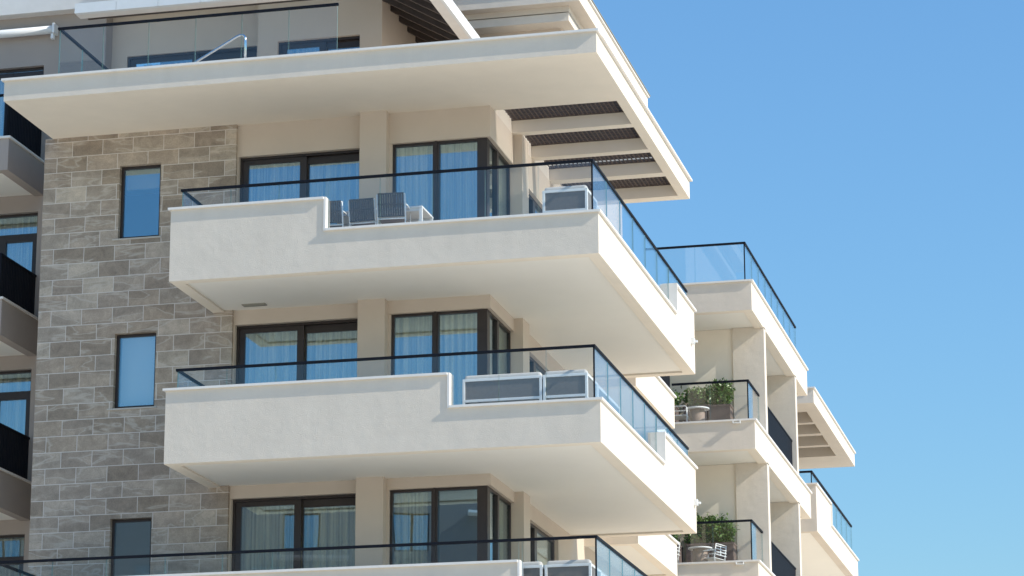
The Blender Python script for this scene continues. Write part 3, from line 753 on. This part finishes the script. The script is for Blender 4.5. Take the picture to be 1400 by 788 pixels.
def sofa(loc, rz, W, label, D=.85):
    """back along local y=0 seen from -y, seat towards +y"""
    s = empty('garden_sofa', loc, rz, label=label, cat='sofa', group='white framed outdoor sofas on the corner balconies')
    f = MB(); t = .045; zt = .80; zb = .34
    h = W/2
    for x in (-h, h-t):
        f.box(x, x+t, 0, t, 0, zt); f.box(x, x+t, D-t, D, 0, zt)
        f.box(x, x+t, t, D-t, zt-t, zt); f.box(x, x+t, t, D-t, zb, zb+t)
    f.box(-h+t, h-t, 0, t, zt-t, zt); f.box(-h+t, h-t, 0, t, zb+.05, zb+.05+t); f.box(-h+t, h-t, D-t, D, zb, zb+t)
    f.build('frame', 'wfurn', s, bevel=.004)
    MB().box(-h+t, h-t, .018, .026, zb+.05+t, zt-t).build('back_panel', 'mesh', s)
    for x in (-h+.018, h-.026): MB().box(x, x+.008, t, D-t, zb+t, zt-t).build('side_panel', 'mesh', s)
    sl = MB(); n = int(W/.16)
    for i in range(n):
        x = -h+t+(W-2*t)*(i+.2)/n; sl.box(x, x+.06, t, D-t, zb, zb+.02)
    sl.build('slats', 'mesh', s)
    MB().box(-h+.06, h-.06, t+.03, D-.02, zb+.05, zb+.20).build('seat_cushion', 'cushion', s, bevel=.05, seg=3)
    MB().box(-h+.02, h-.02, .03, .20, zb+.21, zt+.075).build('back_cushion', 'cushion', s, bevel=.05, seg=3)
    return s
F2, F3 = ZF[2], ZF[3]
sofa((-.67, .40, F1), 0, .80, 'white framed sofa end in the corner of the upper balcony, under the pergola')
sofa((-1.80, .40, F2), 0, 1.40, 'long white framed sofa back behind the middle balcony glass')
sofa((-.69, .40, F2), 0, .78, 'short white framed sofa in the corner of the middle balcony, right of the long one')
sofa((-1.82, .40, F3), 0, 1.42, 'white framed sofa beside the step of the lowest parapet, mostly hidden')
sofa((-.67, .40, F3), 0, .80, 'white framed sofa in the corner of the lowest balcony, behind the glass')
for k, F in ((1, F1), (2, F2), (3, F3)):
    sofa((-.32, 2.35, F), R(90), 1.9, 'white framed sofa along the side glass of the %s balcony' % {1: 'upper', 2: 'middle', 3: 'lowest'}[k])

# planters and shrubs on the rear balconies
def planter(loc, W, D, H, label):
    o = empty('planter', loc, label=label, cat='planter', group='brown planters on the rear balconies')
    b = MB(); b.box(-W/2, W/2, -D/2, D/2, 0, H-.04); b.box(-W/2-.015, W/2+.015, -D/2-.015, D/2+.015, H-.04, H)
    b.build('box', 'planter', o)
    MB().box(-W/2+.03, W/2-.03, -D/2+.03, D/2-.03, H+.001, H+.015).build('soil', 'soil', o)
    return o
def shrub(loc, W, D, H, label, n=650):
    o = empty('shrub', loc, label=label, cat='shrub', group='green shrubs in the rear balcony planters')
    st = MB(); tips = []
    for i in range(9):
        bx, by = random.uniform(-.3, .3)*W, random.uniform(-.3, .3)*D
        tx, ty = random.uniform(-.5, .5)*W, random.uniform(-.55, .55)*D; h = H*random.uniform(.55, 1)
        st.tube([(bx, by, 0), ((bx+tx)/2+random.uniform(-.04,.04), (by+ty)/2, h*.5), (tx, ty, h)], .009, 5); tips.append((bx, by, tx, ty, h))
        for j in range(3):
            f = random.uniform(.4, .95); px, py, pz = bx+(tx-bx)*f, by+(ty-by)*f, h*f
            ex, ey, ez = px+random.uniform(-.16,.16), py+random.uniform(-.13,.13), pz+random.uniform(.05,.22)
            st.tube([(px, py, pz), (ex, ey, min(ez, H*1.02))], .005, 4); tips.append((px, py, ex, ey, min(ez, H*1.02)))
    st.build('stems', 'bark', o)
    lf = MB()
    for i in range(n):
        bx, by, tx, ty, h = random.choice(tips); f = random.random()**.6
        c = Vector((bx+(tx-bx)*f+random.gauss(0,.06), by+(ty-by)*f+random.gauss(0,.055), max(.02, h*f+random.gauss(0,.04))))
        L_ = random.uniform(.06, .12); wd = L_*.55
        d = Vector((random.gauss(0,1), random.gauss(0,1), random.gauss(.3,.7))).normalized(); s_ = d.cross(Vector((random.gauss(0,1), random.gauss(0,1), random.gauss(0,1)))).normalized()
        nn = d.cross(s_)*.012
        i0 = len(lf.v)
        lf.v += [tuple(c), tuple(c+d*L_*.5+s_*wd*.5+nn), tuple(c+d*L_), tuple(c+d*L_*.5-s_*wd*.5+nn)]
        lf.f.append((i0, i0+1, i0+2, i0+3)); lf.m.append(0)
    lf.build('foliage', 'leaf', o)
    return o
for q, zs in ((0, 14.48), (1, 11.21)):
    F = zs+.505; nm = ['upper', 'lower'][q]
    PH = .86
    planter((-1.03, 18.95, F), .52, .42, PH, 'brown planter nearest the pillar on the %s rear balcony' % nm)
    planter((-1.60, 18.95, F), .56, .42, PH, 'brown planter in the middle of the %s rear balcony wall' % nm)
    planter((-2.24, 18.6, F), .50, .60, PH-.05, 'brown planter by the doors of the %s rear balcony' % nm)
    hs = (.56, .42, .40) if q == 0 else (.70, .66, .46)
    shrub((-1.05, 18.95, F+PH), .52, .40, hs[0], 'tallest leafy green shrub next to the pillar, %s rear balcony' % nm, 1700)
    shrub((-1.60, 18.95, F+PH), .56, .40, hs[1], 'leafy green shrub in the middle planter, %s rear balcony' % nm, 1300 if q == 0 else 1900)
    shrub((-2.24, 18.6, F+PH-.05), .5, .5, hs[2], 'green shrub by the doors, %s rear balcony' % nm, 1000)

def bistro_chair(loc, rz, label):
    c = empty('bistro_chair', loc, rz, label=label, cat='chair', group='white bistro chairs on the rear balconies')
    f = MB(); w = .25
    for s in (-1, 1):
        f.tube([(s*w, -.08, .80), (s*w, -.03, .45), (s*w, -.05, 0)], .015, 8)
        f.tube([(s*w, -.06, .64), (s*w, .40, .64), (s*w, .43, .60), (s*w, .43, 0)], .015, 8)
    f.tube([(-w, -.08, .80), (w, -.08, .80)], .015, 8); f.tube([(-w, .42, .42), (w, .42, .42)], .015, 8)
    f.build('frame', 'wfurn', c, smooth=True)
    MB().box(-w, w, -.02, .42, .42, .44).build('seat', 'wfurn', c, bevel=.006)
    b = MB()
    for z in (.50, .58, .66, .74): b.box(-w, w, -.085, -.07, z, z+.018)
    b.box(-.02, .02, -.069, -.06, .50, .775); b.build('backrest', 'wfurn', c)
    return c
for q, zs in ((0, 14.48), (1, 11.21)):
    F = zs+.505; nm = ['upper', 'lower'][q]
    bistro_chair((-2.05, 17.95, F), R(-90 if q == 0 else 80), 'white bistro chair left of the round table, %s rear balcony' % nm)
    if q: bistro_chair((-1.0, 17.98, F), R(70), 'white bistro chair right of the round table, lower rear balcony').scale = (.95, .95, .84)
    t = empty('bistro_table', (-1.42, 17.98, F), label='small round white table on the %s rear balcony' % nm, cat='table', group='round white bistro tables')
    MB().lathe([(.02, .0), (.28, .0), (.28, .025), (.02, .026)], n=28).build('tabletop', 'wfurn', t).location = (0, 0, .60)
    MB().lathe([(.19, 0), (.19, .02), (.17, .04), (.17, .3), (.17, .599)], n=20).build('base', 'strapb', t, smooth=True)

# ------------------------------------------------------------------ camera
yaw, pitch, roll, fpx = R(-13.4956), R(14.7233), R(-.1813), 3875.88
fw = Vector((math.sin(yaw)*math.cos(pitch), math.cos(yaw)*math.cos(pitch), math.sin(pitch)))
r_ = Vector((math.cos(yaw), -math.sin(yaw), 0)); u_ = r_.cross(fw)
r2 = r_*math.cos(roll)+u_*math.sin(roll); u2 = -r_*math.sin(roll)+u_*math.cos(roll)
mw = Matrix((r2, u2, -fw)).transposed().to_4x4(); mw.translation = Vector((9.43, -45.63, 1.6))
cd = bpy.data.cameras.new('camera'); cam = bpy.data.objects.new('camera', cd); col.objects.link(cam)
cam.matrix_world = mw; cd.sensor_width = 36; cd.lens = fpx/1400*36; cd.clip_end = 2000; cd.clip_start = .5
sc.camera = cam

# ------------------------------------------------------------------ light
SD = Vector((1, -.14, .72)).normalized()        # towards the sun
el = math.asin(SD.z); az = math.atan2(SD.x, SD.y)
w = bpy.data.worlds.new('World'); sc.world = w; w.use_nodes = True; nt = w.node_tree
bg = nt.nodes['Background']; sky = nt.nodes.new('ShaderNodeTexSky'); sky.sky_type = 'NISHITA'; sky.sun_disc = False
sky.sun_elevation = el; sky.sun_rotation = az; sky.altitude = 3000; sky.air_density = 2.7; sky.dust_density = .0; sky.ozone_density = 12.0
tn = nt.nodes.new('ShaderNodeVectorMath'); tn.operation = 'MULTIPLY'; tn.inputs[1].default_value = (.84, .955, 1.03)
nt.links.new(sky.outputs[0], tn.inputs[0]); nt.links.new(tn.outputs[0], bg.inputs[0]); bg.inputs[1].default_value = .086
sd = bpy.data.lights.new('sun', 'SUN'); sd.energy = 2.6; sd.angle = R(.45); sd.color = (1, .93, .82)
so = bpy.data.objects.new('sun', sd); col.objects.link(so); so.rotation_euler = SD.to_track_quat('Z', 'Y').to_euler(); so.location = (60, -12, 60)
sc.view_settings.view_transform = 'Standard'; sc.view_settings.look = 'None'; sc.view_settings.exposure = 1.0; sc.view_settings.gamma = 1
cy = sc.cycles; cy.max_bounces = 10; cy.diffuse_bounces = 5; cy.transparent_max_bounces = 24; cy.glossy_bounces = 5
